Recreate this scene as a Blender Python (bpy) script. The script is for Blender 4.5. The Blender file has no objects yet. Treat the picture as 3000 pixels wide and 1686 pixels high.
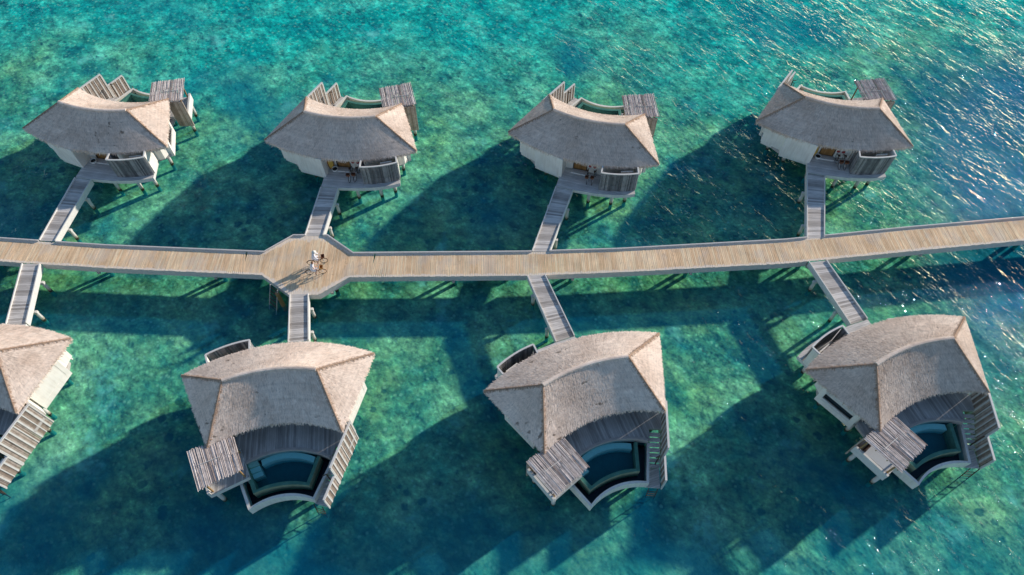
import bpy, math, random
import numpy as np
from mathutils import Vector, Matrix

random.seed(7)
rng = np.random.default_rng(11)
scene = bpy.context.scene
col = scene.collection
PI = math.pi
R = math.radians

# ------------------------------------------------------------------ helpers
class MB:
    """collects shapes and links them as one mesh object"""
    def __init__(self):
        self.v = []; self.f = []; self.m = []; self.uv = {}
    def add(self, vs, fs, mi=0):
        o = len(self.v)
        self.v += [tuple(p) for p in vs]
        for f in fs:
            self.f.append(tuple(i + o for i in f)); self.m.append(mi)
    def box(self, c, s, rz=0.0, mi=0):
        hx, hy, hz = s[0] / 2, s[1] / 2, s[2] / 2
        ca, sa = math.cos(rz), math.sin(rz)
        vs = []
        for z in (-hz, hz):
            for x, y in ((-hx, -hy), (hx, -hy), (hx, hy), (-hx, hy)):
                vs.append((c[0] + ca * x - sa * y, c[1] + sa * x + ca * y, c[2] + z))
        self.add(vs, [(3, 2, 1, 0), (4, 5, 6, 7), (0, 1, 5, 4), (1, 2, 6, 5), (2, 3, 7, 6), (3, 0, 4, 7)], mi)
    def prism(self, poly, z0, z1, mi=0, top_mi=None):
        n = len(poly)
        a = sum(poly[i][0] * poly[(i + 1) % n][1] - poly[(i + 1) % n][0] * poly[i][1] for i in range(n))
        if a < 0: poly = list(reversed(poly))
        vs = [(p[0], p[1], z0) for p in poly] + [(p[0], p[1], z1) for p in poly]
        self.add(vs, [tuple(reversed(range(n)))] + [(i, (i + 1) % n, n + (i + 1) % n, n + i) for i in range(n)], mi)
        o = len(self.v) - 2 * n
        self.f.append(tuple(o + n + i for i in range(n))); self.m.append(mi if top_mi is None else top_mi)
    def strip(self, left, right, z0, z1, mi=0, top_mi=None):
        """solid band between two polylines of equal length; z0/z1 numbers or lists"""
        n = len(left)
        Z0 = z0 if isinstance(z0, (list, tuple)) else [z0] * n
        Z1 = z1 if isinstance(z1, (list, tuple)) else [z1] * n
        vs = []
        for i in range(n):
            l, r = left[i], right[i]
            vs += [(l[0], l[1], Z0[i]), (r[0], r[1], Z0[i]), (r[0], r[1], Z1[i]), (l[0], l[1], Z1[i])]
        fs = []; tops = []
        for i in range(n - 1):
            a, b = 4 * i, 4 * i + 4
            fs += [(a, a + 1, b + 1, b), (a + 1, a + 2, b + 2, b + 1), (a + 3, a, b, b + 3)]
            tops.append((a + 2, a + 3, b + 3, b + 2))
        fs += [(3, 2, 1, 0), (4 * n - 4, 4 * n - 3, 4 * n - 2, 4 * n - 1)]
        self.add(vs, fs, mi)
        o = len(self.v) - len(vs)
        for f in tops:
            self.f.append(tuple(o + i for i in f)); self.m.append(mi if top_mi is None else top_mi)
    def wall(self, pts, t, z0, z1, mi=0, side=0.0, top_mi=None):
        """wall of thickness t along a polyline; side -1..1 shifts it to the right/left"""
        n = len(pts); L = []; Rr = []
        for i in range(n):
            a = Vector(pts[max(i - 1, 0)][:2]); b = Vector(pts[min(i + 1, n - 1)][:2])
            d = (b - a).normalized(); nx, ny = -d.y, d.x
            k = 1.0
            if 0 < i < n - 1:
                d1 = (Vector(pts[i][:2]) - a).normalized()
                k = 1.0 / max(0.5, abs(d1.dot(d)))
            x, y = pts[i][0], pts[i][1]
            o1 = (side + 1) * t / 2 * k; o2 = (side - 1) * t / 2 * k
            L.append((x + nx * o1, y + ny * o1)); Rr.append((x + nx * o2, y + ny * o2))
        self.strip(L, Rr, z0, z1, mi, top_mi)
    def tube(self, p0, p1, r0, r1=None, n=8, mi=0, cap=True):
        r1 = r0 if r1 is None else r1
        p0 = Vector(p0); p1 = Vector(p1); d = (p1 - p0).normalized()
        u = d.orthogonal().normalized(); w = d.cross(u)
        vs = []
        for p, r in ((p0, r0), (p1, r1)):
            for k in range(n):
                a = 2 * PI * k / n
                vs.append(p + u * (r * math.cos(a)) + w * (r * math.sin(a)))
        fs = [(k, (k + 1) % n, n + (k + 1) % n, n + k) for k in range(n)]
        if cap: fs += [tuple(reversed(range(n))), tuple(range(n, 2 * n))]
        self.add(vs, fs, mi)
    def polytube(self, pts, r, n=6, mi=0, closed=False, sq=1.0):
        P = [Vector(p) for p in pts]; m = len(P); vs = []
        rr = r if isinstance(r, (list, tuple)) else [r] * m
        prev = None
        for i in range(m):
            if closed: d = (P[(i + 1) % m] - P[i - 1]).normalized()
            else: d = (P[min(i + 1, m - 1)] - P[max(i - 1, 0)]).normalized()
            u = d.cross(Vector((0, 0, 1)))
            if u.length < 1e-3: u = d.orthogonal()
            u.normalize()
            if prev is not None and u.dot(prev) < 0 and abs(d.z) > .9: u = -u
            prev = u
            w = u.cross(d)
            for k in range(n):
                a = 2 * PI * k / n
                vs.append(P[i] + u * (rr[i] * math.cos(a)) + w * (rr[i] * sq * math.sin(a)))
        fs = []
        for i in range(m if closed else m - 1):
            j = (i + 1) % m
            for k in range(n):
                fs.append((i * n + k, j * n + k, j * n + (k + 1) % n, i * n + (k + 1) % n))
        if not closed: fs += [tuple(range(n)), tuple(reversed(range((m - 1) * n, m * n)))]
        self.add(vs, fs, mi)
    def lathe(self, c, prof, n=20, mi=0):
        vs = []; m = len(prof)
        for r, z in prof:
            for k in range(n):
                a = 2 * PI * k / n
                vs.append((c[0] + r * math.cos(a), c[1] + r * math.sin(a), c[2] + z))
        fs = [(i * n + k, i * n + (k + 1) % n, (i + 1) * n + (k + 1) % n, (i + 1) * n + k) for i in range(m - 1) for k in range(n)]
        self.add(vs, fs, mi)
    def loft(self, rings, mi=0, cap=True):
        n = len(rings[0]); vs = [p for r in rings for p in r]; m = len(rings)
        fs = [(i * n + k, i * n + (k + 1) % n, (i + 1) * n + (k + 1) % n, (i + 1) * n + k) for i in range(m - 1) for k in range(n)]
        if cap: fs += [tuple(reversed(range(n))), tuple(range((m - 1) * n, m * n))]
        self.add(vs, fs, mi)
    def build(self, name, mats, parent=None, smooth=False):
        me = bpy.data.meshes.new(name)
        me.from_pydata([tuple(p) for p in self.v], [], self.f)
        if not isinstance(mats, (list, tuple)): mats = [mats]
        for m in mats: me.materials.append(m)
        me.polygons.foreach_set('material_index', self.m)
        if smooth: me.polygons.foreach_set('use_smooth', [True] * len(self.f))
        me.update()
        o = bpy.data.objects.new(name, me); col.objects.link(o)
        if parent is not None: o.parent = parent
        return o

def tag(o, label=None, cat=None, group=None, kind=None):
    if label: o['label'] = label
    if cat: o['category'] = cat
    if group: o['group'] = group
    if kind: o['kind'] = kind
    return o

def thing(name, label, cat, loc=(0, 0, 0), rz=0.0, group=None):
    o = bpy.data.objects.new(name, None); col.objects.link(o)
    o.empty_display_size = .3
    o.location = loc; o.rotation_euler = (0, 0, rz)
    return tag(o, label, cat, group)

def copy_tree(o, parent=None):
    c = o.copy(); col.objects.link(c)
    if parent is not None: c.parent = parent
    for ch in [k for k in scene.objects if k.parent == o]:
        copy_tree(ch, c)
    return c

# ------------------------------------------------------------------ node helpers
class NT:
    def __init__(self, name):
        self.mat = bpy.data.materials.new(name); self.mat.use_nodes = True
        self.t = self.mat.node_tree; self.t.nodes.clear()
        self.out = self.t.nodes.new('ShaderNodeOutputMaterial')
    def n(self, kind, **kw):
        nd = self.t.nodes.new(kind)
        for k, v in kw.items(): setattr(nd, k, v)
        return nd
    def l(self, a, b): self.t.links.new(a, b)
    def val(self, sock, v):
        if hasattr(v, 'is_linked') or isinstance(v, bpy.types.NodeSocket): self.l(v, sock)
        else: sock.default_value = v
    def math(self, op, a, b=0.0, c=None, clamp=False):
        nd = self.n('ShaderNodeMath', operation=op, use_clamp=clamp)
        self.val(nd.inputs[0], a); self.val(nd.inputs[1], b)
        if c is not None: self.val(nd.inputs[2], c)
        return nd.outputs[0]
    def mix(self, fac, a, b, mode='MIX'):
        nd = self.n('ShaderNodeMix', data_type='RGBA', blend_type=mode)
        self.val(nd.inputs[0], fac)
        for s, v in ((nd.inputs[6], a), (nd.inputs[7], b)):
            if isinstance(v, bpy.types.NodeSocket): self.l(v, s)
            else: s.default_value = (v[0], v[1], v[2], 1)
        return nd.outputs[2]
    def ramp(self, fac, stops, interp='LINEAR'):
        nd = self.n('ShaderNodeValToRGB'); self.l(fac, nd.inputs[0])
        cr = nd.color_ramp; cr.interpolation = interp
        while len(cr.elements) < len(stops): cr.elements.new(0.5)
        for e, (p, c) in zip(cr.elements, stops):
            e.position = p
            e.color = (c, c, c, 1) if not isinstance(c, (tuple, list)) else (c[0], c[1], c[2], 1)
        return nd.outputs[0]
    def sstep(self, x, a, b):
        nd = self.n('ShaderNodeMapRange', interpolation_type='SMOOTHSTEP')
        self.val(nd.inputs[0], x)
        nd.inputs[1].default_value = a; nd.inputs[2].default_value = b
        return nd.outputs[0]
    def coord(self, which='Object'):
        return self.n('ShaderNodeTexCoord').outputs[which]
    def mapping(self, v, scale=(1, 1, 1), rot=(0, 0, 0), loc=(0, 0, 0)):
        if any(rot) and tuple(scale) != (1, 1, 1):            # turn first, then stretch
            v = self.mapping(v, rot=rot); rot = (0, 0, 0)
        nd = self.n('ShaderNodeMapping'); self.l(v, nd.inputs[0])
        for i, x in ((1, loc), (2, rot), (3, scale)):
            if isinstance(x, bpy.types.NodeSocket): self.l(x, nd.inputs[i])
            else: nd.inputs[i].default_value = x
        return nd.outputs[0]
    def noise(self, v, scale, detail=4, rough=.55, dist=0.0, out=0):
        nd = self.n('ShaderNodeTexNoise'); self.l(v, nd.inputs['Vector'])
        nd.inputs['Scale'].default_value = scale; nd.inputs['Detail'].default_value = detail
        nd.inputs['Roughness'].default_value = rough; nd.inputs['Distortion'].default_value = dist
        return nd.outputs[out]
    def sep(self, v):
        nd = self.n('ShaderNodeSeparateXYZ'); self.l(v, nd.inputs[0]); return nd.outputs
    def bump(self, h, strength=.5, dist=.05, normal=None):
        nd = self.n('ShaderNodeBump'); self.l(h, nd.inputs['Height'])
        nd.inputs['Strength'].default_value = strength; nd.inputs['Distance'].default_value = dist
        if normal is not None: self.l(normal, nd.inputs['Normal'])
        return nd.outputs[0]
    def principled(self, color, rough=.8, normal=None, spec=.3):
        p = self.n('ShaderNodeBsdfPrincipled')
        self.val(p.inputs['Base Color'], color if isinstance(color, bpy.types.NodeSocket) else (*color, 1))
        self.val(p.inputs['Roughness'], rough)
        p.inputs['Specular IOR Level'].default_value = spec
        if normal is not None: self.l(normal, p.inputs['Normal'])
        self.l(p.outputs[0], self.out.inputs[0])
        return p
    def island(self):
        return self.n('ShaderNodeNewGeometry').outputs['Random Per Island']
    def objrand(self):
        return self.n('ShaderNodeObjectInfo').outputs['Random']

def simple(name, c, rough=.7, var=.15, scale=6.0, bump=0.0, spec=.3):
    t = NT(name); v = t.coord()
    nz = t.noise(v, scale, 5, .6)
    k = t.math('MULTIPLY_ADD', nz, 2 * var, 1 - var)
    g = t.n('ShaderNodeCombineColor')
    for i in range(3): t.l(k, g.inputs[i])
    cc = t.mix(1.0, c, g.outputs[0], 'MULTIPLY')
    nm = t.bump(nz, bump, .02) if bump else None
    t.principled(cc, rough, nm, spec)
    return t.mat

# ------------------------------------------------------------------ materials
def thatch_mat(name, straw=False, dark=1.0):
    t = NT(name)
    v = t.coord()
    rnd = t.objrand()
    off = t.n('ShaderNodeCombineXYZ')
    t.l(t.math('MULTIPLY', rnd, 57.0), off.inputs[0]); t.l(t.math('MULTIPLY', rnd, 31.0), off.inputs[1])
    w = t.mapping(v, loc=off.outputs[0])
    big = t.noise(w, .38, 4, .6)
    mid = t.noise(w, 2.6, 5, .65)
    base = t.ramp(big, [(.3, (.72, .55, .435)), (.5, (.86, .685, .56)), (.7, (.95, .79, .66))])
    zz = t.n('ShaderNodeCombineXYZ'); t.l(t.sep(v)[2], zz.inputs[2])
    rows = t.noise(zz.outputs[0], 7.0, 3, .6)
    base = t.mix(1.0, base, t.ramp(rows, [(.3, .86), (.5, 1.0), (.7, 1.08)]), 'MULTIPLY')
    k = t.ramp(mid, [(.25, .78), (.5, .97), (.75, 1.1)])
    c = t.mix(1.0, base, k, 'MULTIPLY')
    # weathered dark holes, in a few clusters
    sp = t.noise(t.mapping(w, scale=(1, 1.6, 1)), 1.9, 3, .5)
    cl = t.noise(w, .3, 2, .5)
    m = t.math('MULTIPLY', t.sstep(sp, .61, .68), t.sstep(cl, .58, .66))
    br = t.sstep(t.noise(w, .55, 4, .6), .54, .70)
    c = t.mix(t.math('MULTIPLY', br, .28), c, (.58, .39, .27))
    rv_ = t.math('MULTIPLY_ADD', rnd, .22, .87)
    gg = t.n('ShaderNodeCombineColor')
    for i in range(3): t.l(rv_, gg.inputs[i])
    c = t.mix(1.0, c, gg.outputs[0], 'MULTIPLY')
    c = t.mix(t.math('MULTIPLY', m, .75), c, (.13, .085, .055))
    if dark < 1: c = t.mix(1.0, c, (dark, dark * .84, dark * .72), 'MULTIPLY')
    if straw:
        isl = t.island()
        k2 = t.ramp(isl, [(0, .72), (.35, .95), (.75, 1.04), (1, 1.14)])
        c = t.mix(1.0, c, k2, 'MULTIPLY')
        c = t.mix(t.math('MULTIPLY', t.sstep(isl, .2, 1.0), .2), c, (.85, .72, .60))
    fine = t.noise(w, 14, 3, .7)
    t.principled(c, .95, t.bump(fine, .3, .02), .05)
    return t.mat

def plank_mat(name, axis, width, cA, cB, cC, wet=0.0, uvedge=False, island=False):
    t = NT(name)
    v = t.coord(); s = t.sep(v)
    if island:
        rv = t.island()
        along = 1
        line = None
    else:
        q = t.math('DIVIDE', s[axis], width)
        fl = t.math('FLOOR', q)
        wn = t.n('ShaderNodeTexWhiteNoise', noise_dimensions='1D'); t.l(fl, wn.inputs['W'])
        rv = wn.outputs['Value']
        fr = t.math('SUBTRACT', q, fl)
        line = t.sstep(t.math('ABSOLUTE', t.math('SUBTRACT', fr, .5)), .44, .5)
    sc = (6, .5, 1) if axis == 0 else (.5, 6, 1)
    g = t.noise(t.mapping(v, scale=sc), 2.2, 5, .65)
    b = t.noise(v, .45, 3, .55)
    c = t.ramp(rv, [(0, cA), (.5, cB), (1, cC)])
    k = t.ramp(g, [(.25, .68), (.5, .98), (.75, 1.22)])
    c = t.mix(1.0, c, k, 'MULTIPLY')
    k3 = t.ramp(b, [(.3, .8), (.55, 1.0), (.75, 1.12)])
    c = t.mix(1.0, c, k3, 'MULTIPLY')
    if uvedge:
        gw = t.sstep(t.noise(t.mapping(v, scale=(1, .6, 1)), .8, 5, .65), .48, .64)
        c = t.mix(t.math('MULTIPLY', gw, .38), c, (.66, .58, .50))
        st_ = t.sstep(t.noise(v, 1.7, 4, .7), .60, .72)
        c = t.mix(t.math('MULTIPLY', st_, .4), c, (.36, .25, .17))
        u = t.sep(t.n('ShaderNodeUVMap').outputs[0])
        e = t.math('ABSOLUTE', t.math('SUBTRACT', u[1], .5))
        wob = t.math('MULTIPLY_ADD', rv, .07, .375)
        ed = t.math('MULTIPLY', t.sstep(t.math('SUBTRACT', e, wob), -.015, .03), .75)
        c = t.mix(t.math('MULTIPLY', ed, .8), c, (.90, .82, .73))
    if line is not None:
        c = t.mix(t.math('MULTIPLY', line, .65), c, (.05, .045, .04))
    t.principled(c, .8, t.bump(g, .25, .02), .2)
    return t.mat

M = {}
M['thatch'] = thatch_mat('thatch_base')
M['straw'] = thatch_mat('thatch_straw', True)
M['hip'] = thatch_mat('thatch_hip', False, .48)
M['hip_straw'] = thatch_mat('thatch_hip_straw', True, .52)
M['plaster'] = None
def plaster():
    t = NT('white_plaster'); v = t.coord()
    st = t.noise(t.mapping(v, scale=(3, 3, .35)), 2.0, 5, .6)
    b = t.noise(v, .8, 3, .5)
    c = t.ramp(st, [(.25, (.76, .71, .62)), (.5, (.88, .835, .745)), (.7, (.91, .875, .80))])
    c = t.mix(1.0, c, t.ramp(b, [(.3, .88), (.6, 1.0)]), 'MULTIPLY')
    t.principled(c, .85, t.bump(st, .1, .02), .2); return t.mat
M['plaster'] = plaster()
M['trim'] = simple('weathered_white_paint', (.70, .675, .63), .75, .22, 3.0)
M['deck_boards'] = plank_mat('boardwalk_planks', 0, .2, (.82, .55, .32), (.91, .64, .395), (.96, .74, .48), uvedge=True, island=True)
M['walk_boards'] = plank_mat('walkway_planks', 1, .2, (.36, .32, .285), (.62, .565, .51), (.78, .72, .66), island=True)
M['villa_deck'] = plank_mat('villa_deck_planks', 0, .16, (.38, .365, .35), (.55, .53, .50), (.66, .64, .61))
M['porch_deck'] = plank_mat('porch_deck_planks', 1, .16, (.56, .53, .50), (.68, .64, .60), (.78, .74, .70))
M['grey_wood'] = simple('grey_fascia_wood', (.48, .44, .405), .8, .25, 4.0, .2)
M['kerb_wood'] = simple('pale_kerb_wood', (.66, .62, .585), .8, .25, 4.0, .2)
M['dark_wood'] = simple('dark_wood', (.09, .06, .04), .7, .3, 6.0)
M['door_wood'] = plank_mat('door_wood', 0, .11, (.30, .15, .05), (.42, .22, .08), (.36, .18, .06))
M['pole_wood'] = simple('pole_wood', (.36, .22, .10), .7, .3, 8.0)

def stick_mat(name, stops, spec=.2):
    t = NT(name); isl = t.island(); v = t.coord()
    c = t.ramp(isl, stops)
    nz = t.noise(v, 3.0, 4, .6)
    c = t.mix(1.0, c, t.ramp(nz, [(.3, .65), (.5, 1.0), (.75, 1.2)]), 'MULTIPLY')
    t.principled(c, .8, None, spec); return t.mat
M['bamboo'] = stick_mat('roof_sticks', [(0, (.30, .23, .20)), (.25, (.52, .43, .38)), (.7, (.70, .61, .56)), (1, (.82, .73, .67))])
M['fence_sticks'] = stick_mat('fence_sticks', [(0, (.24, .18, .14)), (.5, (.40, .32, .26)), (1, (.56, .47, .40))])
M['screen_sticks'] = stick_mat('screen_sticks', [(0, (.11, .11, .115)), (.5, (.22, .22, .225)), (1, (.36, .35, .345))])

def pile_mat():
    t = NT('stilt_concrete')
    z = t.sep(t.n('ShaderNodeNewGeometry').outputs['Position'])[2]
    v = t.coord(); nz = t.noise(v, 7, 4, .6)
    zz = t.math('ADD', z, t.math('MULTIPLY', t.math('SUBTRACT', nz, .5), .5))
    k = t.sstep(zz, .22, .42)
    c = t.mix(k, t.mix(t.sstep(zz, -.15, .12), (.05, .30, .22), (.035, .032, .018)), (.68, .65, .60))
    k2 = t.sstep(zz, .3, .7)
    c = t.mix(t.math('MULTIPLY', t.math('SUBTRACT', 1.0, k2), k), c, (.38, .32, .22))
    t.principled(c, .8, None, .2); return t.mat
M['pile'] = pile_mat()
M['glass'] = simple('window_glass', (.03, .05, .06), .08, .1, 2.0, 0, .6)
M['pool_tile'] = simple('pool_tile_dark', (.03, .20, .21), .4, .25, 3.0)
M['pool_bench'] = simple('pool_tile_pale', (.72, .88, .80), .5, .12, 3.0)
M['pool_step'] = simple('pool_tile_tan', (.80, .78, .62), .5, .12, 3.0)
M['trough_tile'] = simple('trough_tile_navy', (.008, .012, .03), .4, .2, 3.0)
M['pool_wall'] = simple('mossy_pool_wall', (.27, .33, .22), .7, .5, 2.2)
M['cushion_dark'] = simple('dark_cushion', (.07, .04, .035), .9, .2, 8)
M['mattress'] = simple('grey_mattress', (.48, .50, .52), .9, .1, 5)
M['bowl'] = simple('white_ceramic', (.78, .76, .72), .4, .05, 5)
M['bowl_dark'] = simple('dark_water_in_bowl', (.02, .03, .035), .1, .1, 5)
M['yellow'] = simple('yellow_board', (.80, .50, .10), .5, .12, 4)
M['amber'] = simple('brown_rim', (.35, .15, .06), .6, .15, 5)
M['red'] = simple('red_ornament', (.42, .04, .04), .7, .3, 9)

def water_mat(name, tint, waves=True):
    t = NT(name)
    pos = t.n('ShaderNodeNewGeometry').outputs['Position']
    if waves:
        # crests run from upper left to lower right of the plan
        w1 = t.noise(t.mapping(pos, rot=(0, 0, R(56)), scale=(.42, 1.0, 1)), .50, 2, .5, .6)
        w2 = t.noise(t.mapping(pos, rot=(0, 0, R(52)), scale=(.48, 1.0, 1)), 1.3, 2, .5, .5)
        w3 = t.noise(t.mapping(pos, rot=(0, 0, R(66)), scale=(.7, 1.0, 1)), 3.6, 1, .5, .2)
        gust = t.noise(t.mapping(pos, rot=(0, 0, R(56)), scale=(.6, 1.2, 1)), .16, 3, .6)
        sp = t.sep(pos)
        wind = t.math('MULTIPLY_ADD', t.sstep(t.math('ADD', sp[0], t.math('MULTIPLY', sp[1], .22)), -4.0, 46.0), .62, .68)
        wind = t.math('MULTIPLY', wind, t.math('MULTIPLY_ADD', t.sstep(gust, .35, .65), .8, .6))
        h = t.math('ADD', t.math('MULTIPLY', w1, .20), t.math('ADD', t.math('MULTIPLY', w2, .24), t.math('MULTIPLY', w3, .10)))
        h = t.math('MULTIPLY', h, wind)
        nm = t.bump(h, 1.0, 1.0)
        rough = .03
    else:
        h = t.noise(pos, 2.2, 2, .5)
        nm = t.bump(h, .25, .06); rough = .04
    fr = t.n('ShaderNodeFresnel'); t.l(nm, fr.inputs['Normal'])
    back = t.n('ShaderNodeNewGeometry').outputs['Backfacing']
    t.l(t.math('MULTIPLY_ADD', back, 1 / 1.19 - 1.19, 1.19), fr.inputs['IOR'])
    gl = t.n('ShaderNodeBsdfGlossy'); gl.inputs['Roughness'].default_value = rough
    gl.inputs['Color'].default_value = (.80, .92, 1, 1); t.l(nm, gl.inputs['Normal'])
    tr = t.n('ShaderNodeBsdfTransparent'); tr.inputs['Color'].default_value = (*tint, 1)
    if waves:
        # light gathered and spread by wave facets, painted into the tint as streaks
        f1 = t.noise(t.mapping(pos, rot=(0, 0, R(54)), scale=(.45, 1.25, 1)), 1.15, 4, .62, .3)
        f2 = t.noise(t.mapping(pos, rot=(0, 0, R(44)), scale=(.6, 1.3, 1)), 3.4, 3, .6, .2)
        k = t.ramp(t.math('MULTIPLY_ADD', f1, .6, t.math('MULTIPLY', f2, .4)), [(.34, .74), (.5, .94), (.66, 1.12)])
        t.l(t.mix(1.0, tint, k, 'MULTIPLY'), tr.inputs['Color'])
    mx = t.n('ShaderNodeMixShader')
    body = tr.outputs[0]
    if waves:
        # blue light scattered back by the water itself
        df = t.n('ShaderNodeBsdfDiffuse'); df.inputs['Color'].default_value = (.0, .32, .66, 1)
        m0 = t.n('ShaderNodeMixShader'); m0.inputs[0].default_value = .13
        t.l(tr.outputs[0], m0.inputs[1]); t.l(df.outputs[0], m0.inputs[2]); body = m0.outputs[0]
    t.l(fr.outputs[0], mx.inputs[0]); t.l(body, mx.inputs[1]); t.l(gl.outputs[0], mx.inputs[2])
    t.l(mx.outputs[0], t.out.inputs[0])
    return t.mat
M['sea'] = water_mat('sea_water', (.56, .86, .92))
M['pool_water'] = water_mat('pool_water', (.55, .85, .9), False)

def seabed_mat():
    t = NT('reef_seabed')
    pos = t.n('ShaderNodeNewGeometry').outputs['Position']
    s = t.sep(pos)
    # waves bend the view of the bottom: warp the pattern
    wr = t.n('ShaderNodeTexNoise'); wr.inputs['Scale'].default_value = 1.1; wr.inputs['Detail'].default_value = 3
    t.l(t.mapping(pos, rot=(0, 0, R(35)), scale=(.5, 1, 1)), wr.inputs['Vector'])
    va = t.n('ShaderNodeVectorMath', operation='MULTIPLY_ADD')
    t.l(wr.outputs['Color'], va.inputs[0]); va.inputs[1].default_value = (.45, .45, 0); t.l(pos, va.inputs[2])
    p = va.outputs[0]
    big = t.noise(p, .055, 4, .55)
    mid = t.noise(p, .24, 5, .62)
    sm = t.noise(t.mapping(p, rot=(0, 0, R(20)), scale=(.8, 1.15, 1)), .95, 6, .72)
    fn = t.noise(p, 2.6, 4, .75)
    # turquoise sand <-> green weed <-> dark reef
    yy = t.math('MULTIPLY_ADD', s[1], .021, -1.28)            # open water beyond the villas: more turquoise
    f = t.math('ADD', t.math('MULTIPLY_ADD', big, 1.3, -.65), yy)
    zone = t.sstep(f, -.28, .28)
    green = t.ramp(mid, [(.28, (.015, .19, .20)), (.45, (.16, .38, .20)), (.60, (.40, .60, .28)), (.78, (.72, .88, .50))])
    turq = t.ramp(mid, [(.28, (.005, .30, .27)), (.5, (.02, .52, .40)), (.72, (.22, .80, .57))])
    c = t.mix(zone, green, turq)
    k = t.ramp(sm, [(.28, .22), (.42, .68), (.56, 1.12), (.70, 1.9)])
    c = t.mix(1.0, c, k, 'MULTIPLY')
    k = t.ramp(fn, [(.30, .34), (.42, .82), (.55, 1.05), (.72, 1.55)])
    c = t.mix(1.0, c, k, 'MULTIPLY')
    # coral heads: scattered dark lumps with paler tops
    vo = t.n('ShaderNodeTexVoronoi'); vo.inputs['Scale'].default_value = .95; t.l(p, vo.inputs['Vector'])
    gone = t.sstep(t.noise(p, .16, 3, .6), .46, .60)
    cr = t.sep(vo.outputs['Color'])
    rad = t.math('MULTIPLY_ADD', cr[0], .34, .06)
    hd = t.math('SUBTRACT', 1.0, t.sstep(t.math('SUBTRACT', t.math('ADD', vo.outputs['Distance'], t.math('MULTIPLY_ADD', fn, .3, -.15)), rad), -.08, .07))
    c = t.mix(t.math('MULTIPLY', t.math('MULTIPLY', hd, gone), .72), c, (.015, .10, .09))
    vo2 = t.n('ShaderNodeTexVoronoi'); vo2.inputs['Scale'].default_value = 1.7; t.l(p, vo2.inputs['Vector'])
    pl = t.math('SUBTRACT', 1.0, t.sstep(t.math('ADD', vo2.outputs['Distance'], t.math('MULTIPLY_ADD', fn, .4, -.2)), .12, .30))
    c = t.mix(t.math('MULTIPLY', pl, .4), c, (.62, .88, .58))
    ol = t.math('MULTIPLY', t.sstep(t.noise(p, .10, 4, .6), .46, .60), t.math('SUBTRACT', 1.0, zone))
    c = t.mix(t.math('MULTIPLY', ol, .55), c, t.mix(1.0, c, (1.15, .86, .48), 'MULTIPLY'))
    # pale sand patches
    sp = t.math('MULTIPLY', t.sstep(t.noise(p, .26, 3, .55), .56, .72), t.sstep(t.noise(p, .8, 4, .6), .38, .66))
    c = t.mix(t.math('MULTIPLY', sp, .6), c, (.50, .90, .74))
    # bottom coloured dark blue off the right-hand side
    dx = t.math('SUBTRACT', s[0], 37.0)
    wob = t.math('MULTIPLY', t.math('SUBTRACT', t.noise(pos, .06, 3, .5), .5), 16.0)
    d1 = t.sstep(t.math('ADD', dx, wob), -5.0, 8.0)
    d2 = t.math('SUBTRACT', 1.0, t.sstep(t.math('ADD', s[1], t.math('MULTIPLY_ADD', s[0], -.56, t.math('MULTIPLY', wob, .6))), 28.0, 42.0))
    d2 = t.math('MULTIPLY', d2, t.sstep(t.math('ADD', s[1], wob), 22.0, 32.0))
    dark_blue = t.math('MULTIPLY', t.math('MULTIPLY', d1, d2), .92)
    c = t.mix(dark_blue, c, (.001, .13, .22))
    # bottom colour mixed to dark teal towards the viewer
    dark_teal = t.math('SUBTRACT', 1.0, t.sstep(t.math('ADD', s[1], t.math('MULTIPLY', wob, .9)), 8.5, 17.0))
    c = t.mix(t.math('MULTIPLY', dark_teal, .62), c, (.03, .27, .26))
    gul = t.sstep(t.noise(pos, .045, 3, .5), .54, .66)
    c = t.mix(t.math('MULTIPLY', gul, .6), c, (.01, .20, .24))
    nv = t.n('ShaderNodeCombineXYZ')                            # light is bent down by the water: it meets the bottom more squarely
    for i, q in enumerate((.395, .262, .880)): nv.inputs[i].default_value = q
    c = t.mix(1.0, c, (1.25, 1.14, 1.02), 'MULTIPLY')
    t.principled(c, .95, t.bump(sm, .35, .3, nv.outputs[0]), .0)
    return t.mat
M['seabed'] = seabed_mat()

# ------------------------------------------------------------------ sea and seabed
def sheet(name, z, half, mat, fine=None):
    mb = MB()
    mb.add([(-half, -half, z), (half, -half, z), (half, half, z), (-half, half, z)], [(0, 1, 2, 3)])
    return tag(mb.build(name, mat), kind='structure')
sheet('sea', 0.0, 3000, M['sea'])
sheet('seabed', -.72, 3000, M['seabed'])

# ------------------------------------------------------------------ boardwalk
FAR = [(-60, 37.6), (-44.78, 36.38), (-35.28, 35.64), (-21.4, 34.97), (-19.14, 36.76), (-16.21, 36.76), (-13.7, 34.86),
       (1.17, 35.06), (9.18, 35.37), (23.88, 36.4), (35.22, 37.8), (45.75, 38.92), (70, 41.8)]
NEAR = [(-60, 35.2), (-43.86, 34.02), (-34.57, 33.34), (-21.2, 32.68), (-18.48, 30.68), (-16.06, 30.74), (-13.77, 32.48),
        (1.2, 32.65), (9.0, 33.02), (23.37, 33.96), (34.46, 35.27), (44.8, 36.46), (70, 39.45)]
ZD = 2.05
def yl(P, x):
    for (a, b) in zip(P[:-1], P[1:]):
        if a[0] <= x <= b[0]:
            return a[1] + (b[1] - a[1]) * (x - a[0]) / (b[0] - a[0])
    return P[-1][1]
bw = thing('boardwalk', 'long tan timber boardwalk with a wide octagonal platform, crossing between both rows of villas', 'boardwalk', (0, 0, 0))
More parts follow.
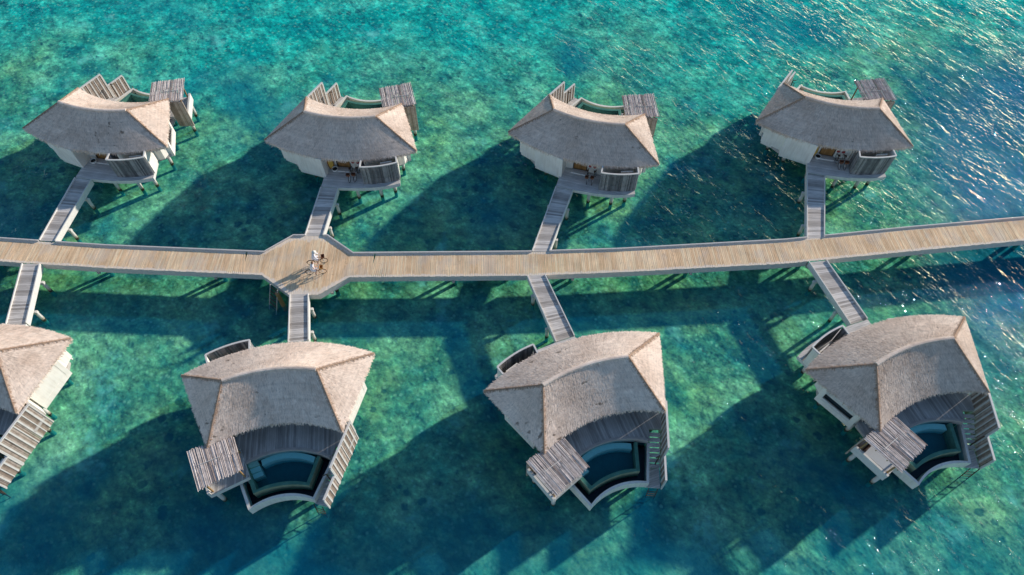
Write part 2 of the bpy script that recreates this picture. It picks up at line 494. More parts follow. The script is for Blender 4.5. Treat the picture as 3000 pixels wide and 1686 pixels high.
def planks(name, quads, z, th, mat, parent, uv=True):
    """quads: list of 4 plan points (near a, near b, far b, far a)"""
    mb = MB()
    for q in quads:
        dz = random.uniform(-.006, .006)
        mb.prism(list(q), z - th + dz, z + dz)
    o = mb.build(name, mat, parent)
    if uv:
        me = o.data; ul = me.uv_layers.new(name='UVMap')
        # 8 verts per plank: 0,1 near 2,3 far
        arr = np.zeros((len(me.loops), 2), dtype=np.float32)
        vi = np.zeros(len(me.loops), dtype=np.int32); me.loops.foreach_get('vertex_index', vi)
        k = vi % 4
        arr[:, 0] = np.where((k == 0) | (k == 3), 0, 1)
        arr[:, 1] = np.where(k < 2, 0, 1)
        ul.data.foreach_set('uv', arr.ravel())
    return o
qs = []
x = -56.0; pw = .15
while x < 62:
    w = pw - .014
    yn = yl(NEAR, x + w / 2); yf = yl(FAR, x + w / 2)
    sl = (yl(FAR, x + 3) - yl(FAR, x - 3)) / 6 if not -23 < x < -12 else 0.0
    sk = -sl * (yf - yn) * .5
    oh = random.uniform(-.02, .03)
    qs.append(((x - sk, yl(NEAR, x - sk) - oh), (x + w - sk, yl(NEAR, x + w - sk) - oh), (x + w + sk, yl(FAR, x + w + sk)), (x + sk, yl(FAR, x + sk))))
    x += pw
planks('decking', qs, ZD, .05, M['deck_boards'], bw)
# gaps in the far kerb where walkways leave: x ranges
gaps_far = [(-41.3, -39.75), (-18.2, -16.5), (1.7, 3.3), (25.75, 27.42)]
def sub_poly(P, x0, x1):
    pts = [(x0, yl(P, x0))] + [p for p in P if x0 < p[0] < x1] + [(x1, yl(P, x1))]
    return pts
xs = [-58] + [v for g in gaps_far for v in g] + [66]
for i in range(0, len(xs), 2):
    mb = MB(); mb.wall(sub_poly(FAR, xs[i], xs[i + 1]), .09, ZD - .92, ZD + .16, side=1)  # carried down below the deck, out of view, to shift its shadow edge
    mb.build('kerb', M['kerb_wood'], bw)
gaps_near = [(-41.9, -40.25), (-18.5, -16.9), (1.25, 2.85), (25.4, 27.05)]
xs = [-58] + [v for g in gaps_near for v in g] + [66]
for i in range(0, len(xs), 2):
    mb = MB(); pl = sub_poly(NEAR, xs[i], xs[i + 1])
    mb.wall(pl, .10, ZD - .34, ZD - .055, side=1)
    mb.wall(pl, .08, ZD - .72, ZD - .35, side=1)
    mb.build('fascia', M['kerb_wood'], bw)
# cross bearers, bolted nubs below the fascia, and piles
px = -56
while px < 62:
    yn, yf = yl(NEAR, px), yl(FAR, px)
    mb = MB(); mb.box((px, (yn + yf) / 2, ZD - .78), (.22, yf - yn + .18, .26)); mb.build('bearer', M['grey_wood'], bw)
    for y in (yn + 1.0, yf - .7):
        mb = MB(); mb.tube((px, y, -1.2), (px, y, ZD - .9), .17, n=10); mb.build('pile', M['pile'], bw)
    px += 10.2
# ladder and fender pile at the lower left of the octagon
ld = thing('dock_ladder', 'dark timber ladder with a fender pile at the octagon platform edge', 'ladder', (-19.9, 31.35, 0))
lm = MB()
dv = Vector((-.62, -.78, 0)); sv = Vector((.78, -.62, 0))
for sgn in (-1, 1):
    a = Vector((0, .05, ZD + .06)) + sv * (.45 * sgn)
    lm.tube(a, a + dv * 1.1 + Vector((0, 0, -2.6)), .05, n=6)
lm.build('stringer', M['grey_wood'], ld)
for k in range(6):
    c0 = Vector((0, .05, ZD + .02)) + dv * (1.1 * (k + .5) / 6.5) + Vector((0, 0, -2.6 * (k + .5) / 6.5))
    m2 = MB(); m2.tube(c0 - sv * .45, c0 + sv * .45, .05, n=6); m2.build('rung', M['dark_wood'], ld)
m2 = MB(); m2.tube((.3, -.45, -1.2), (.25, -.35, 1.85), .2, .17, n=12); m2.build('fender_pile', M['pole_wood'], ld)

# ------------------------------------------------------------------ villa
def arc(c, r, a0, a1, n):
    return [(c[0] + r * math.sin(a0 + (a1 - a0) * i / n), c[1] + r * math.cos(a0 + (a1 - a0) * i / n)) for i in range(n + 1)]
def arc3(p, q, sag, n):
    """arc from p to q bulging by sag to the left of p->q (positive) """
    p = Vector(p); q = Vector(q); ch = q - p; L = ch.length
    nrm = Vector((-ch.y, ch.x)).normalized()
    if abs(sag) < 1e-4: return [tuple(p.lerp(q, i / n)) for i in range(n + 1)]
    s = abs(sag); r = (L * L / 4 + s * s) / (2 * s); sg = 1 if sag > 0 else -1
    ctr = (p + q) / 2 - nrm * sg * (r - s)
    h = math.asin(min(1, L / 2 / r)); out = []
    d0 = (nrm * sg); e = ch.normalized()
    for i in range(n + 1):
        a = -h + 2 * h * i / n
        out.append(tuple(ctr + d0 * (r * math.cos(a)) + e * (r * math.sin(a))))
    return out

ZE, ZR = 4.47, 6.56
NU, NV = 40, 10
OUT = arc3((7.07, 5.9), (-7.07, 5.9), -1.72, NU); OUT.reverse()   # L -> R
INN = arc3((4.65, 0.0), (-4.65, 0.0), -1.2, NU); INN.reverse()
RID = arc3((3.28, 4.03), (-3.28, 4.03), -.44, NU); RID.reverse()
def ensure_up(P, sgn):
    return P
# check bulge direction (must bow towards +y)
def bow(P):
    m = P[len(P) // 2]; return m[1] - P[0][1]
if bow(OUT) < 0: OUT = [(a, 2 * OUT[0][1] - b) for a, b in OUT]
if bow(INN) < 0: INN = [(a, 2 * INN[0][1] - b) for a, b in INN]
if bow(RID) < 0: RID = [(a, 2 * RID[0][1] - b) for a, b in RID]

def roof_faces():
    F = []
    F.append(([Vector((*p, ZR)) for p in RID], [Vector((*p, ZE)) for p in OUT]))
    F.append(([Vector((*p, ZR)) for p in RID], [Vector((*p, ZE)) for p in INN]))
    for i0 in (0, -1):
        a = Vector((*RID[i0], ZR)); o = Vector((*OUT[i0], ZE)); b = Vector((*INN[i0], ZE))
        n = 16
        F.append(([a] * (n + 1), [o.lerp(b, k / n) for k in range(n + 1)]))
    return F

def make_roof(parent):
    mb = MB()
    FC = roof_faces()
    for top, bot in FC:
        n = len(top) - 1
        vs = []
        for j in range(NV + 1):
            v = j / NV
            for i in range(n + 1):
                p = top[i].lerp(bot[i], v)
                bulge = .10 * math.sin(v * PI)
                nz = random.uniform(-.025, .025) if 0 < j < NV else 0
                vs.append((p.x, p.y, p.z - bulge * .4 + nz))
        fs = []
        for j in range(NV):
            for i in range(n):
                a = j * (n + 1) + i
                fs.append((a, a + 1, a + n + 2, a + n + 1))
        mb.add(vs, fs, 0)
        # thick eave: drop and underside
        vs = []
        for i in range(n + 1):
            p = bot[i]; q = top[i]
            inn = (q - p); inn.z = 0; inn.normalize()
            vs += [tuple(p), tuple(p + inn * .10 + Vector((0, 0, -.32))), tuple(p.lerp(q, .55) + Vector((0, 0, -.30)))]
        fs = []
        for i in range(n):
            a = 3 * i
            fs += [(a, a + 3, a + 4, a + 1), (a + 1, a + 4, a + 5, a + 2)]
        mb.add(vs, fs, 0)
    # straw tufts lying down the slopes, and a hanging fringe
    V = []; Fs = []
    def blade(p, d, side, L, w, lift):
        o = len(V)
        q = p + d * L + lift
        V.extend([p - side * w, p + side * w, q + side * w * .55, q - side * w * .55])
        Fs.append((o, o + 1, o + 2, o + 3))
    for fi, (top, bot) in enumerate(FC):
        n = len(top) - 1
        cnt = 11000 if fi == 0 else (9000 if fi == 1 else 4500)
        for _ in range(cnt):
            u = random.random() * n; i = min(int(u), n - 1); fu = u - i
            v = math.sqrt(random.random()) if fi >= 2 else random.random() ** .85
            t0 = top[i].lerp(top[i + 1], fu); b0 = bot[i].lerp(bot[i + 1], fu)
            d = (b0 - t0); sl = d.length; d.normalize()
            tang = (bot[i + 1] - bot[i]).normalized()
            nrm = d.cross(tang);
            if nrm.z < 0: nrm = -nrm
            d2 = (d + tang * random.gauss(0, .16)).normalized()
            L = random.uniform(.20, .46); w = random.uniform(.010, .028)
            p = t0 + (b0 - t0) * (v * .985) + nrm * .012
            p.z -= .04 * math.sin(v * PI)
            blade(p, d2, tang, L if v < .93 else L * .6, w, nrm * random.uniform(.0, .022))
        # fringe
        m = int(sum((bot[i + 1] - bot[i]).length for i in range(n)) * 34)
        for _ in range(m):
            u = random.random() * n; i = min(int(u), n - 1); fu = u - i
            t0 = top[i].lerp(top[i + 1], fu); b0 = bot[i].lerp(bot[i + 1], fu)
            d = (b0 - t0).normalized(); tang = (bot[i + 1] - bot[i]).normalized()
            d2 = (d + Vector((0, 0, -random.uniform(.3, 1.6))) + tang * random.gauss(0, .2)).normalized()
            blade(b0 - d * .1 + Vector((0, 0, random.uniform(-.22, .03))), d2, tang, random.uniform(.16, .36), random.uniform(.012, .03), Vector((0, 0, 0)))
    mb.add(V, Fs, 1)
    roof = mb.build('thatched_roof', [M['thatch'], M['straw']], parent)
    # ridge and hip rolls
    def roll(name, pts, r):
        m2 = MB(); m2.polytube(pts, r, 8, 0, sq=.6)
        W = []; G = []
        for a, b in zip(pts[:-1], pts[1:]):
            a = Vector(a); b = Vector(b); d = (b - a).normalized(); s = d.cross(Vector((0, 0, 1))).normalized()
            for _ in range(int((b - a).length * 34)):
                p = a.lerp(b, random.random()); sg = random.choice((-1, 1))
                dd = (s * sg + d * random.gauss(0, .3) + Vector((0, 0, -.75))).normalized()
                st = p + Vector((0, 0, r * .55)) + s * sg * random.uniform(0, r * .7)
                q = st + dd * random.uniform(.10, .24); w = random.uniform(.010, .025); o = len(W)
                W.extend([st - d * w, st + d * w, q + d * w, q - d * w]); G.append((o, o + 1, o + 2, o + 3))
        m2.add(W, G, 1)
        return m2.build(name, [M['thatch'], M['straw']] if name == 'ridge_cap' else [M['hip'], M['hip_straw']], roof)
    roll('ridge_cap', [(p[0], p[1], ZR + .03) for p in RID[::2]], .16)
    for i0 in (0, -1):
        a = Vector((*RID[i0], ZR + .02))
        for e in (OUT[i0], INN[i0]):
            b = Vector((*e, ZE + .02))
            roll('hip_cap', [tuple(a.lerp(b, k / 8)) for k in range(9)], .06)
    return roof

DK = 2.10
def sticks_wall(mb, pts, z0, z1, step, w, th, mi=0, jitter=.04, gapdrop=0.0):
    """vertical sticks along polyline pts"""
    for a, b in zip(pts[:-1], pts[1:]):
        a = Vector(a); b = Vector(b); L = (b - a).length; ang = math.atan2(b.y - a.y, b.x - a.x)
        n = max(1, int(L / step))
        for i in range(n):
            if random.random() < gapdrop: continue
            p = a.lerp(b, (i + .5) / n)
            h = random.uniform(-jitter, jitter)
            mb.box((p.x, p.y, (z0 + z1 + h) / 2), (w * random.uniform(.8, 1.1), th * random.uniform(.7, 1.3), z1 - z0 + h), ang, mi)

def make_villa():
    root = thing('thatched_villa', 'x', 'villa')
    make_roof(root)
    # floor structure under the house
    house = [(5.3, 5.4), (3.95, 6.3), (1.35, 6.55), (-2.2, 6.45), (-4.9, 5.5), (-5.6, 4.7), (-4.4, 1.6)] + [(-3.9, 1.35)] + \
            [p for p in arc3((3.9, 1.35), (-3.9, 1.35), -.95, 10)][::-1][1:-1] + [(3.9, 1.35), (4.4, 1.6), (5.6, 4.7)]
    hull = [(5.75, 5.3), (4.0, 6.75), (1.42, 7.3), (1.42, 6.5), (-2.2, 6.5), (-4.9, 5.5), (-5.55, 5.0), (-5.85, 4.4), (-4.6, 1.7), (-3.9, 1.3),
            (-2, 1.95), (0, 2.2), (2, 1.95), (3.9, 1.3), (4.6, 1.7), (5.85, 4.4)]
    mb = MB(); mb.prism(hull, 1.62, 1.98); mb.build('floor_slab', M['grey_wood'], root)
    # outer plaster walls
    mb = MB()
    mb.wall([(1.40, 6.46), (1.40, 7.47), (4.06, 6.86), (4.02, 6.32), (5.82, 5.62), (5.55, 4.72), (4.30, 1.62)], .14, 1.99, 4.36, side=1)
    mb.build('wall', M['plaster'], root); mb = MB(); mb.wall([(-4.30, 1.62), (-5.55, 4.72), (-5.5, 5.25), (-4.92, 5.55), (-2.25, 6.42)], .14, 1.99, 4.36, side=1)
    mb.build('wall', M['plaster'], root)
    for pts in ([(-2.18, 6.40), (-.72, 6.40)], [(.52, 6.40), (1.32, 6.40)]):
        mb = MB(); mb.wall(pts, .12, 2.0, 4.36); mb.build('entrance_wall', M['plaster'], root)
    # skirt of the storage block, hanging below floor level
    for pts, z0 in (([(1.40, 7.50), (4.09, 6.89)], 1.55), ([(4.10, 6.36), (5.84, 5.66)], 1.62)):
        mb = MB(); mb.wall(pts, .10, z0, 1.985, side=-1); mb.build('wall_skirt', M['plaster'], root)
    # door
    mb = MB(); mb.box((-.1, 6.36, 3.15), (1.2, .07, 2.1)); d = mb.build('door', M['door_wood'], root)
    m2 = MB(); m2.tube((.05, 6.43, 2.95), (.05, 6.43, 3.35), .02); m2.build('handle', M['grey_wood'], d)
    m2 = MB(); m2.box((.53, 6.45, 3.15), (.08, .1, 2.2)); m2.box((-.73, 6.45, 3.15), (.08, .1, 2.2)); m2.box((-.1, 6.45, 4.24), (1.18, .09, .08)); m2.build('frame', M['dark_wood'], d)
    mb = MB(); mb.box((-.1, 6.75, 2.16), (1.5, .5, .12)); mb.build('door_step', M['porch_deck'], root)
    # red ornament beside the door
    mb = MB()
    for dx in (-.22, .22):
        for dz in (-.2, .22):
            for k in range(5):
                a = 2 * PI * k / 5 + dx
                mb.tube((-1.25 + dx + .09 * math.cos(a), 6.465, 3.15 + dz + .09 * math.sin(a)), (-1.25 + dx + .09 * math.cos(a), 6.53, 3.15 + dz + .09 * math.sin(a)), .085, .05, 8)
    mb.build('red_flower_ornament', M['red'], root)
    # outdoor bathroom
    scr = arc3((-2.32, 8.28), (-5.52, 7.42), -.16, 8)
    if scr[4][1] < 7.85: scr = arc3((-2.32, 8.28), (-5.52, 7.42), .16, 8)
    mb = MB(); mb.prism([(-2.36, 8.78)] + [(p[0] * 1.0 - .04, p[1] + .46) for p in scr[1:-1]] + [(-5.62, 7.86), (-5.0, 5.62), (-2.2, 6.48)], 1.72, 2.12, 0, 1)
    led = mb.build('bathroom_deck', [M['trim'], M['porch_deck']], root)
    mb = MB(); sticks_wall(mb, scr, 2.125, 4.38, .085, .085, .06)
    sc = mb.build('bathroom_screen', M['screen_sticks'], root)
    m2 = MB(); m2.wall(scr, .13, 4.38, 4.46); m2.wall([scr[0], (-2.25, 7.0)], .12, 4.375, 4.455); m2.wall([scr[-1], (-5.05, 5.9)], .12, 4.375, 4.455)
    m2.build('screen_cap', M['trim'], sc)
    m2 = MB(); sticks_wall(m2, [(-2.3, 8.2), (-2.25, 6.9)], 2.13, 4.37, .085, .085, .05); m2.build('side_screen', M['screen_sticks'], sc)
    mb = MB(); mb.wall([(-5.50, 7.30), (-5.05, 5.75)], .12, 2.13, 4.37); mb.build('bathroom_wall', M['plaster'], root)
    mb = MB(); mb.wall([(-4.95, 7.0), (-3.95, 7.35)], .10, 2.13, 4.1); mb.build('partition', M['plaster'], root)
    mb = MB(); mb.box((-3.6, 6.9, 2.14), (2.3, 1.0, .03), .28); mb.build('bathroom_floor', M['dark_wood'], root)
    # entrance porch
    mb = MB(); mb.prism([(1.55, 7.52), (1.55, 8.95), (-.02, 8.95), (-2.34, 8.80), (-2.2, 6.46), (1.33, 6.46), (1.33, 7.52)], 1.74, DK, 0, 1)
    mb.build('porch', [M['trim'], M['porch_deck']], root)
    # projecting window bays on both ends
    for sg in (-1, 1):
        a = Vector((sg * 5.62, 4.62)); b = Vector((sg * 4.40, 1.70)); ou = Vector((sg * .92, -.39)).normalized() * .42
        def bp(t, k): q = a.lerp(b, t) + ou * k; return (q.x, q.y)
        mb = MB()
        mb.prism([bp(0, 0), bp(1, 0), bp(1, 1), bp(0, 1)], 1.50, 2.02)
        mb.prism([bp(0, 0), bp(.12, 0), bp(.12, 1), bp(0, 1)], 2.02, 3.9)
        mb.prism([bp(.88, 0), bp(1, 0), bp(1, 1), bp(.88, 1)], 2.02, 3.9)
        mb.prism([bp(0, 0), bp(1, 0), bp(1, 1), bp(0, 1)], 3.9, 4.15)
        bay = mb.build('window_bay', M['plaster'], root)
        if sg > 0:
            m2 = MB(); m2.prism([bp(.12, .2), bp(.88, .2), bp(.88, .96), bp(.12, .96)], 2.02, 3.9); m2.build('blind_panel', M['plaster'], bay); continue
        m2 = MB(); m2.prism([bp(.12, .22), bp(.88, .22), bp(.88, .30), bp(.12, .30)], 2.12, 2.62); m2.build('pane', M['glass'], bay)
        m2 = MB(); m2.prism([bp(.12, .14), bp(.88, .14), bp(.88, .27), bp(.12, .27)], 2.62, 3.9); m2.build('upper_panel', M['trim'], bay)
        m2 = MB(); m2.prism([bp(.12, .80), bp(.88, .80), bp(.88, 1.03), bp(.12, 1.03)], 2.02, 2.36); m2.build('sill', M['trim'], bay)
    # pool-side glass doors
    gl = arc3((3.95, 1.45), (-3.95, 1.45), -.95, 8)
    if gl[4][1] < 1.4: gl = arc3((3.95, 1.45), (-3.95, 1.45), .95, 8)
    for i in range(8):
        mb = MB(); mb.wall([gl[i], gl[i + 1]], .05, 2.16, 4.2); g = mb.build('glass_door', M['glass'], root)
        p = Vector(gl[i]); m2 = MB(); m2.box((p.x, p.y, 3.18), (.11, .11, 2.1)); m2.build('frame', M['door_wood'], g)
    # pool terrace of planks between the doors and the pool
    cop = arc3((3.32, -.80), (-2.78, -.46), -.80, 16)
    if cop[8][1] < -.6: cop = arc3((3.32, -.80), (-2.78, -.46), .80, 16)
    cop = cop[::-1]                                                  # L -> R
    mb = MB(); mb.prism([(-2.78, -1.9), (-3.9, -2.25)][:0] + list(cop) + [(3.45, -.80), (3.75, -.10), (4.70, -.45), (5.12, .60), (4.55, 1.55), (3.9, 1.95), (2, 2.5), (0, 2.75), (-2, 2.5), (-3.9, 1.95), (-4.5, 1.45), (-4.35, .2), (-3.0, -.4)], 1.80, DK - .005, 0, 1)
    mb.build('pool_terrace', [M['grey_wood'], M['villa_deck']], root)
    inn = [(p[0] * .985, p[1] - .14) for p in cop]
    mb = MB(); mb.strip([(p[0], p[1] + .05) for p in cop], inn, 1.55, DK + .02); mb.build('coping', M['grey_wood'], root)
    mb = MB(); mb.strip([(p[0], p[1] + .12) for p in cop], [(p[0], p[1] + .02) for p in cop], .38, 1.545); mb.build('pool_back_wall', M['pool_tile'], root)
    # pool: basin, bench, steps, infinity edge, trough and white rim
    zw = 1.84
    fL_o, fR_o = (-2.12, -2.78), (1.80, -2.72)
    front_o = arc3(fR_o, fL_o, -.30, 12)
    if front_o[6][1] < -2.75: front_o = arc3(fR_o, fL_o, .30, 12)
    front_o = front_o[::-1]
    front_i = [(p[0] * .90, p[1] + .27) for p in front_o]
    mb = MB()
    Lo = [(-2.95, -.52), (-2.12, -2.78)]; Li = [(-2.72, -.50), (front_i[0][0], front_i[0][1])]
    mb.prism([Lo[0], Li[0], Li[1], Lo[1]], .75, zw + .015)
    mb.strip(front_o, front_i, .75, zw + .01)
    mb.prism([(2.56, -.66), (2.33, -.60), front_i[-1], front_o[-1]], .75, zw + .02)
    mb.build('infinity_edge', M['pool_wall'], root)
    basin = [(-2.78, -.46)] + [(p[0] * .8 - .1, p[1] - .06) for p in cop[1:-2]] + [(2.3, -.58)] + front_i[::-1]
    mb = MB(); mb.prism(basin, .55, .75); mb.build('pool_floor', M['pool_tile'], root)
    be_o = [(p[0] * .84 - .06, p[1] - .14) for p in cop[2:-2]]; be_i = [(p[0] * .94, p[1] - .42) for p in be_o]
    mb = MB(); mb.strip(be_o, be_i, .76, 1.62); mb.build('bench', M['pool_bench'], root)
    for k in range(3):
        a = Vector((-2.70 + .155 * k, -.52 - .37 * k)); mb = MB()
        d1 = Vector((.68, .20)); d2 = Vector((.15, -.33))
        mb.prism([tuple(a), tuple(a + d1), tuple(a + d1 + d2), tuple(a + d2)], .77, 1.74 - .13 * k)
        mb.build('pool_step', M['pool_step'] if k == 0 else M['pool_bench'], root)
    film = [(-2.90, -.50)] + [(p[0] * .8 - .1, p[1] - .06) for p in cop[1:-2]] + [(2.54, -.66)] + front_o[::-1]
    w = MB(); w.add([(p[0], p[1], zw + .045) for p in film], [tuple(range(len(film)))]); w.build('pool_water', M['pool_water'], root)
    rim_i = arc3((2.02, -3.48), (-2.36, -3.62), -.58, 14)
    if rim_i[7][1] < -3.6: rim_i = arc3((2.02, -3.48), (-2.36, -3.62), .58, 14)
    rim_i = rim_i[::-1]
    rim_o = [(p[0] * 1.05 + .0, p[1] - .20) for p in rim_i]
    mb = MB(); mb.strip(rim_i, rim_o, .55, 1.57)
    mb.prism([(-3.06, -1.75), (-3.26, -1.80), rim_o[0], rim_i[0]], .55, 1.568)
    mb.prism([(3.34, -.78), (3.56, -.82), rim_o[-1], rim_i[-1]], .55, 1.572)
    mb.build('pool_rim', M['plaster'], root)
    trough = [(-3.06, -1.75), (-2.98, -.5)] + [(p[0], p[1] + .03) for p in cop] + [(3.40, -.80)] + rim_i[::-1]
    mb = MB(); mb.prism(trough, .38, .54); mb.build('trough_floor', M['trough_tile'], root)
    w = MB(); w.add([(p[0], p[1], 1.12) for p in trough], [tuple(range(len(trough)))]); w.build('trough_water', M['pool_water'], root)
    # steps down beside the pool
    s0 = Vector((3.95, -.30)); s1 = Vector((2.55, -3.55)); sd = (s1 - s0).normalized(); sn = Vector((-sd.y, sd.x))
    for k in range(7):
        c0 = s0 + sd * (.30 + .34 * k); mb = MB()
        mb.box((c0.x + sn.x * .1, c0.y + sn.y * .1, DK - .12 - .15 * k), (.30, .95, .06), math.atan2(sd.y, sd.x)); mb.build('stair_tread', M['porch_deck'], root)
    mb = MB(); c0 = s0 + sd * 3.25; mb.box((c0.x + .1, c0.y + .04, .88), (1.5, .95, .12), math.atan2(sd.y, sd.x)); mb.build('landing', M['porch_deck'], root)
    mb = MB(); e = s0 + sd * 4.1
    for sg in (-1, 1):
        q = e + sn * .32 * sg; mb.tube((q.x, q.y, 1.25), (q.x + sd.x * .22, q.y + sd.y * .22, -.7), .035, n=6)
    for k in range(4):
        q = e + sd * (.06 + .045 * k); z = .7 - .35 * k
        mb.tube((q.x - sn.x * .32, q.y - sn.y * .32, z), (q.x + sn.x * .32, q.y + sn.y * .32, z), .03, n=6)
    mb.build('sea_ladder', M['dark_wood'], root)
    # privacy fence, two heights
    fA, fB, fC = Vector((5.17, .80)), Vector((3.76, -2.45)), Vector((3.02, -4.15))
    def fence(p, q, z0, z1):
        L = (q - p).length; ang = math.atan2(q.y - p.y, q.x - p.x); mb = MB()
        n = int(L / .062)
        for i in range(n):
            c = p.lerp(q, (i + .5) / n)
            mb.box((c.x, c.y, (z0 + z1) / 2 - random.uniform(0, .03)), (.058 * random.uniform(.7, 1.1), .05, z1 - z0 - random.uniform(0, .05)), ang, 0)
        nb = max(3, int(L / .42)); out = Vector((-(q - p).y, (q - p).x)).normalized()
        for i in range(nb + 1):
            t = min(max(i / nb, .02), .98); c = p.lerp(q, t)
            for s in (1, -1):
                cc = c + out * .045 * s
                wd = (.13 if i % 2 else .075)
                mb.box((cc.x, cc.y, (z0 + z1) / 2), (wd, .03, z1 - z0), ang, 1)
        f = mb.build('fence_panel', [M['fence_sticks'], M['trim']], root)
        m2 = MB(); c = p.lerp(q, .5); m2.box((c.x, c.y, z1 + .05), (L, .15, .09), ang); m2.build('top_rail', M['trim'], f)
        m2 = MB(); m2.box((q.x, q.y, (z0 + z1) / 2 - .1), (.1, .1, z1 - z0), ang); m2.build('post', M['trim'], f)
    mb = MB(); mb.wall([(4.36, 1.66), (5.15, .86)], .12, 1.95, 4.2); mb.build('sun_stop_wall', M['plaster'], root)  # added wall: closes the gap to keep sun off the terrace
    fence(fA, fB, .85, 4.12)
    fence(fB + (fC - fB) * .03, fC, .80, 2.62)
    mb = MB(); mb.tube((3.28, -2.45, 1.0), (3.28, -2.45, 3.0), .05, n=8); mb.tube((3.28, -2.45, 3.0), (2.98, -2.5, 2.95), .04, n=8); mb.build('outdoor_shower', M['dark_wood'], root)
    # cabana
    Rc = [Vector((-6.05, -.03)), Vector((-2.91, .61)), Vector((-2.08, -1.83)), Vector((-5.0, -2.91))]
    plat = [(-5.92, -.08), (-3.15, .55), (-2.32, -1.72), (-4.98, -2.72)]
    mb = MB(); mb.prism(plat, 1.88, 2.34, 0, 1)
    cab = mb.build('cabana_platform', [M['trim'], M['villa_deck']], root)
    m2 = MB(); m2.wall([plat[0], plat[3]], .16, 2.345, 2.78, side=1); m2.build('side_rail', M['trim'], cab)
    m2 = MB(); m2.wall([plat[0], (-4.5, .22)], .1, 1.1, 4.25, side=1)
    sticks_wall(m2, [(-5.9, .0), (-4.5, .30)], 1.2, 4.2, .12, .11, .06, 1)
    m2.build('cabana_screen', [M['fence_sticks'], M['fence_sticks']], cab)
    for (x, y) in ((-5.62, -.3), (-3.1, .2), (-2.62, -1.62), (-4.75, -2.42)):
        m2 = MB(); m2.tube((x, y, 2.34), (x, y, 4.36), .07, n=8); m2.build('cabana_post', M['pole_wood'], cab)
    mb = MB()
    z = 4.44; n = 60
    for i in range(n):
        t = (i + .5) / n
        a = Rc[0].lerp(Rc[1], t); b = Rc[3].lerp(Rc[2], t)
        cut = random.uniform(.35, .65) if random.random() < .6 else None
        e0 = random.uniform(-.02, .035); e1 = random.uniform(-.02, .05)
        segs = [(-e0, 1 + e1)] if cut is None else [(-e0, cut - .006), (cut + .006, 1 + e1)]
        for (u0, u1) in segs:
            p = a + (b - a) * u0; q = a + (b - a) * u1
            s1_ = random.gauss(0, .012); s2_ = random.gauss(0, .012); r = random.uniform(.022, .036)
            dz = random.uniform(-.012, .03)
            mb.tube((p.x + s1_, p.y, z + dz), (q.x + s2_, q.y, z + dz + random.uniform(-.015, .015)), r, n=6)
    crf = mb.build('cabana_roof', M['bamboo'], root)
    m2 = MB()
    for t in (.06, .36, .66, .94):
        a = Rc[0].lerp(Rc[3], t); b = Rc[1].lerp(Rc[2], t); m2.tube((a.x, a.y, z - .09), (b.x, b.y, z - .09), .045, n=6)
    m2.build('purlin', M['pole_wood'], crf)
    m2 = MB(); a = Rc[0].lerp(Rc[3], .45); b = Rc[1].lerp(Rc[2], .42)
    p = a.lerp(b, .15); q = a.lerp(b, .62)
    m2.tube((p.x, p.y, z + .07), (q.x, q.y, z + .07), .022, n=6); m2.build('roof_batten', M['trim'], crf)
    # stilts
    for (x, y, top) in ((-4.77, 7.16, 1.72), (-3.6, 7.85, 1.72), (-1.5, 8.25, 1.74), (1.0, 7.6, 1.74), (3.2, 6.0, 1.62), (4.75, 4.65, 1.5), (4.2, 1.75, 1.5),
                        (-5.05, 4.35, 1.5), (-4.2, 1.75, 1.5), (-5.4, -.35, 1.88), (-4.7, -2.35, 1.88), (-2.7, -1.5, 1.88), (-2.0, -2.6, .38), (1.7, -2.6, .38),
                        (3.05, -2.7, .83), (4.5, .4, 1.8), (0, 2.4, 1.62), (2.3, 4.4, 1.62), (-2.3, 4.4, 1.62)):
        mb = MB(); mb.tube((x, y, -1.3), (x, y, top), .16, n=12); mb.build('stilt', M['pile'], root, smooth=False)
    return root

POSE = [
 ('T1', -37.5626, 52.0278, 2.9815, 'thatched villa above the boardwalk nearest the left edge, cream end wall in full sun'),
 ('T2', -15.1946, 51.1313, 3.0482, 'thatched villa above the boardwalk whose walkway meets the octagonal platform'),
 ('T3', 8.0288, 50.6601, 2.8575, 'thatched villa above the boardwalk, second from the right in its row'),
 ('T4', 31.0309, 52.6196, 2.9177, 'thatched villa above the boardwalk nearest the right edge, beside sunlit glitter'),
 ('B2', -16.5739, 17.2875, 0.1327, 'thatched villa below the octagonal platform, with its white-slatted fence face showing'),
 ('B3', 6.6362, 17.8752, 0.3481, 'thatched villa in the middle below the boardwalk, fence seen edge-on beside its pool'),
 ('B4', 30.3724, 19.4562, 0.3286, 'thatched villa below the boardwalk at lower right, daybed showing past its cabana roof'),
 ('B1', -40.0886, 18.8131, 0.0866, 'thatched villa at lower left, cut off by the left edge'),
]
proto = make_villa()
VILLA = {}
for i, (k, x, y, rz, lab) in enumerate(POSE):
    o = proto if i == 0 else copy_tree(proto)
    o.location = (x, y, 0); o.rotation_euler = (0, 0, rz)
    tag(o, lab, 'villa', 'thatched villas standing on stilts in the lagoon')
    VILLA[k] = (x, y, rz)
def vw(k, x, y):
    X, Y, a = VILLA[k]; c, s = math.cos(a), math.sin(a)
    return (X + c * x - s * y, Y + s * x + c * y)

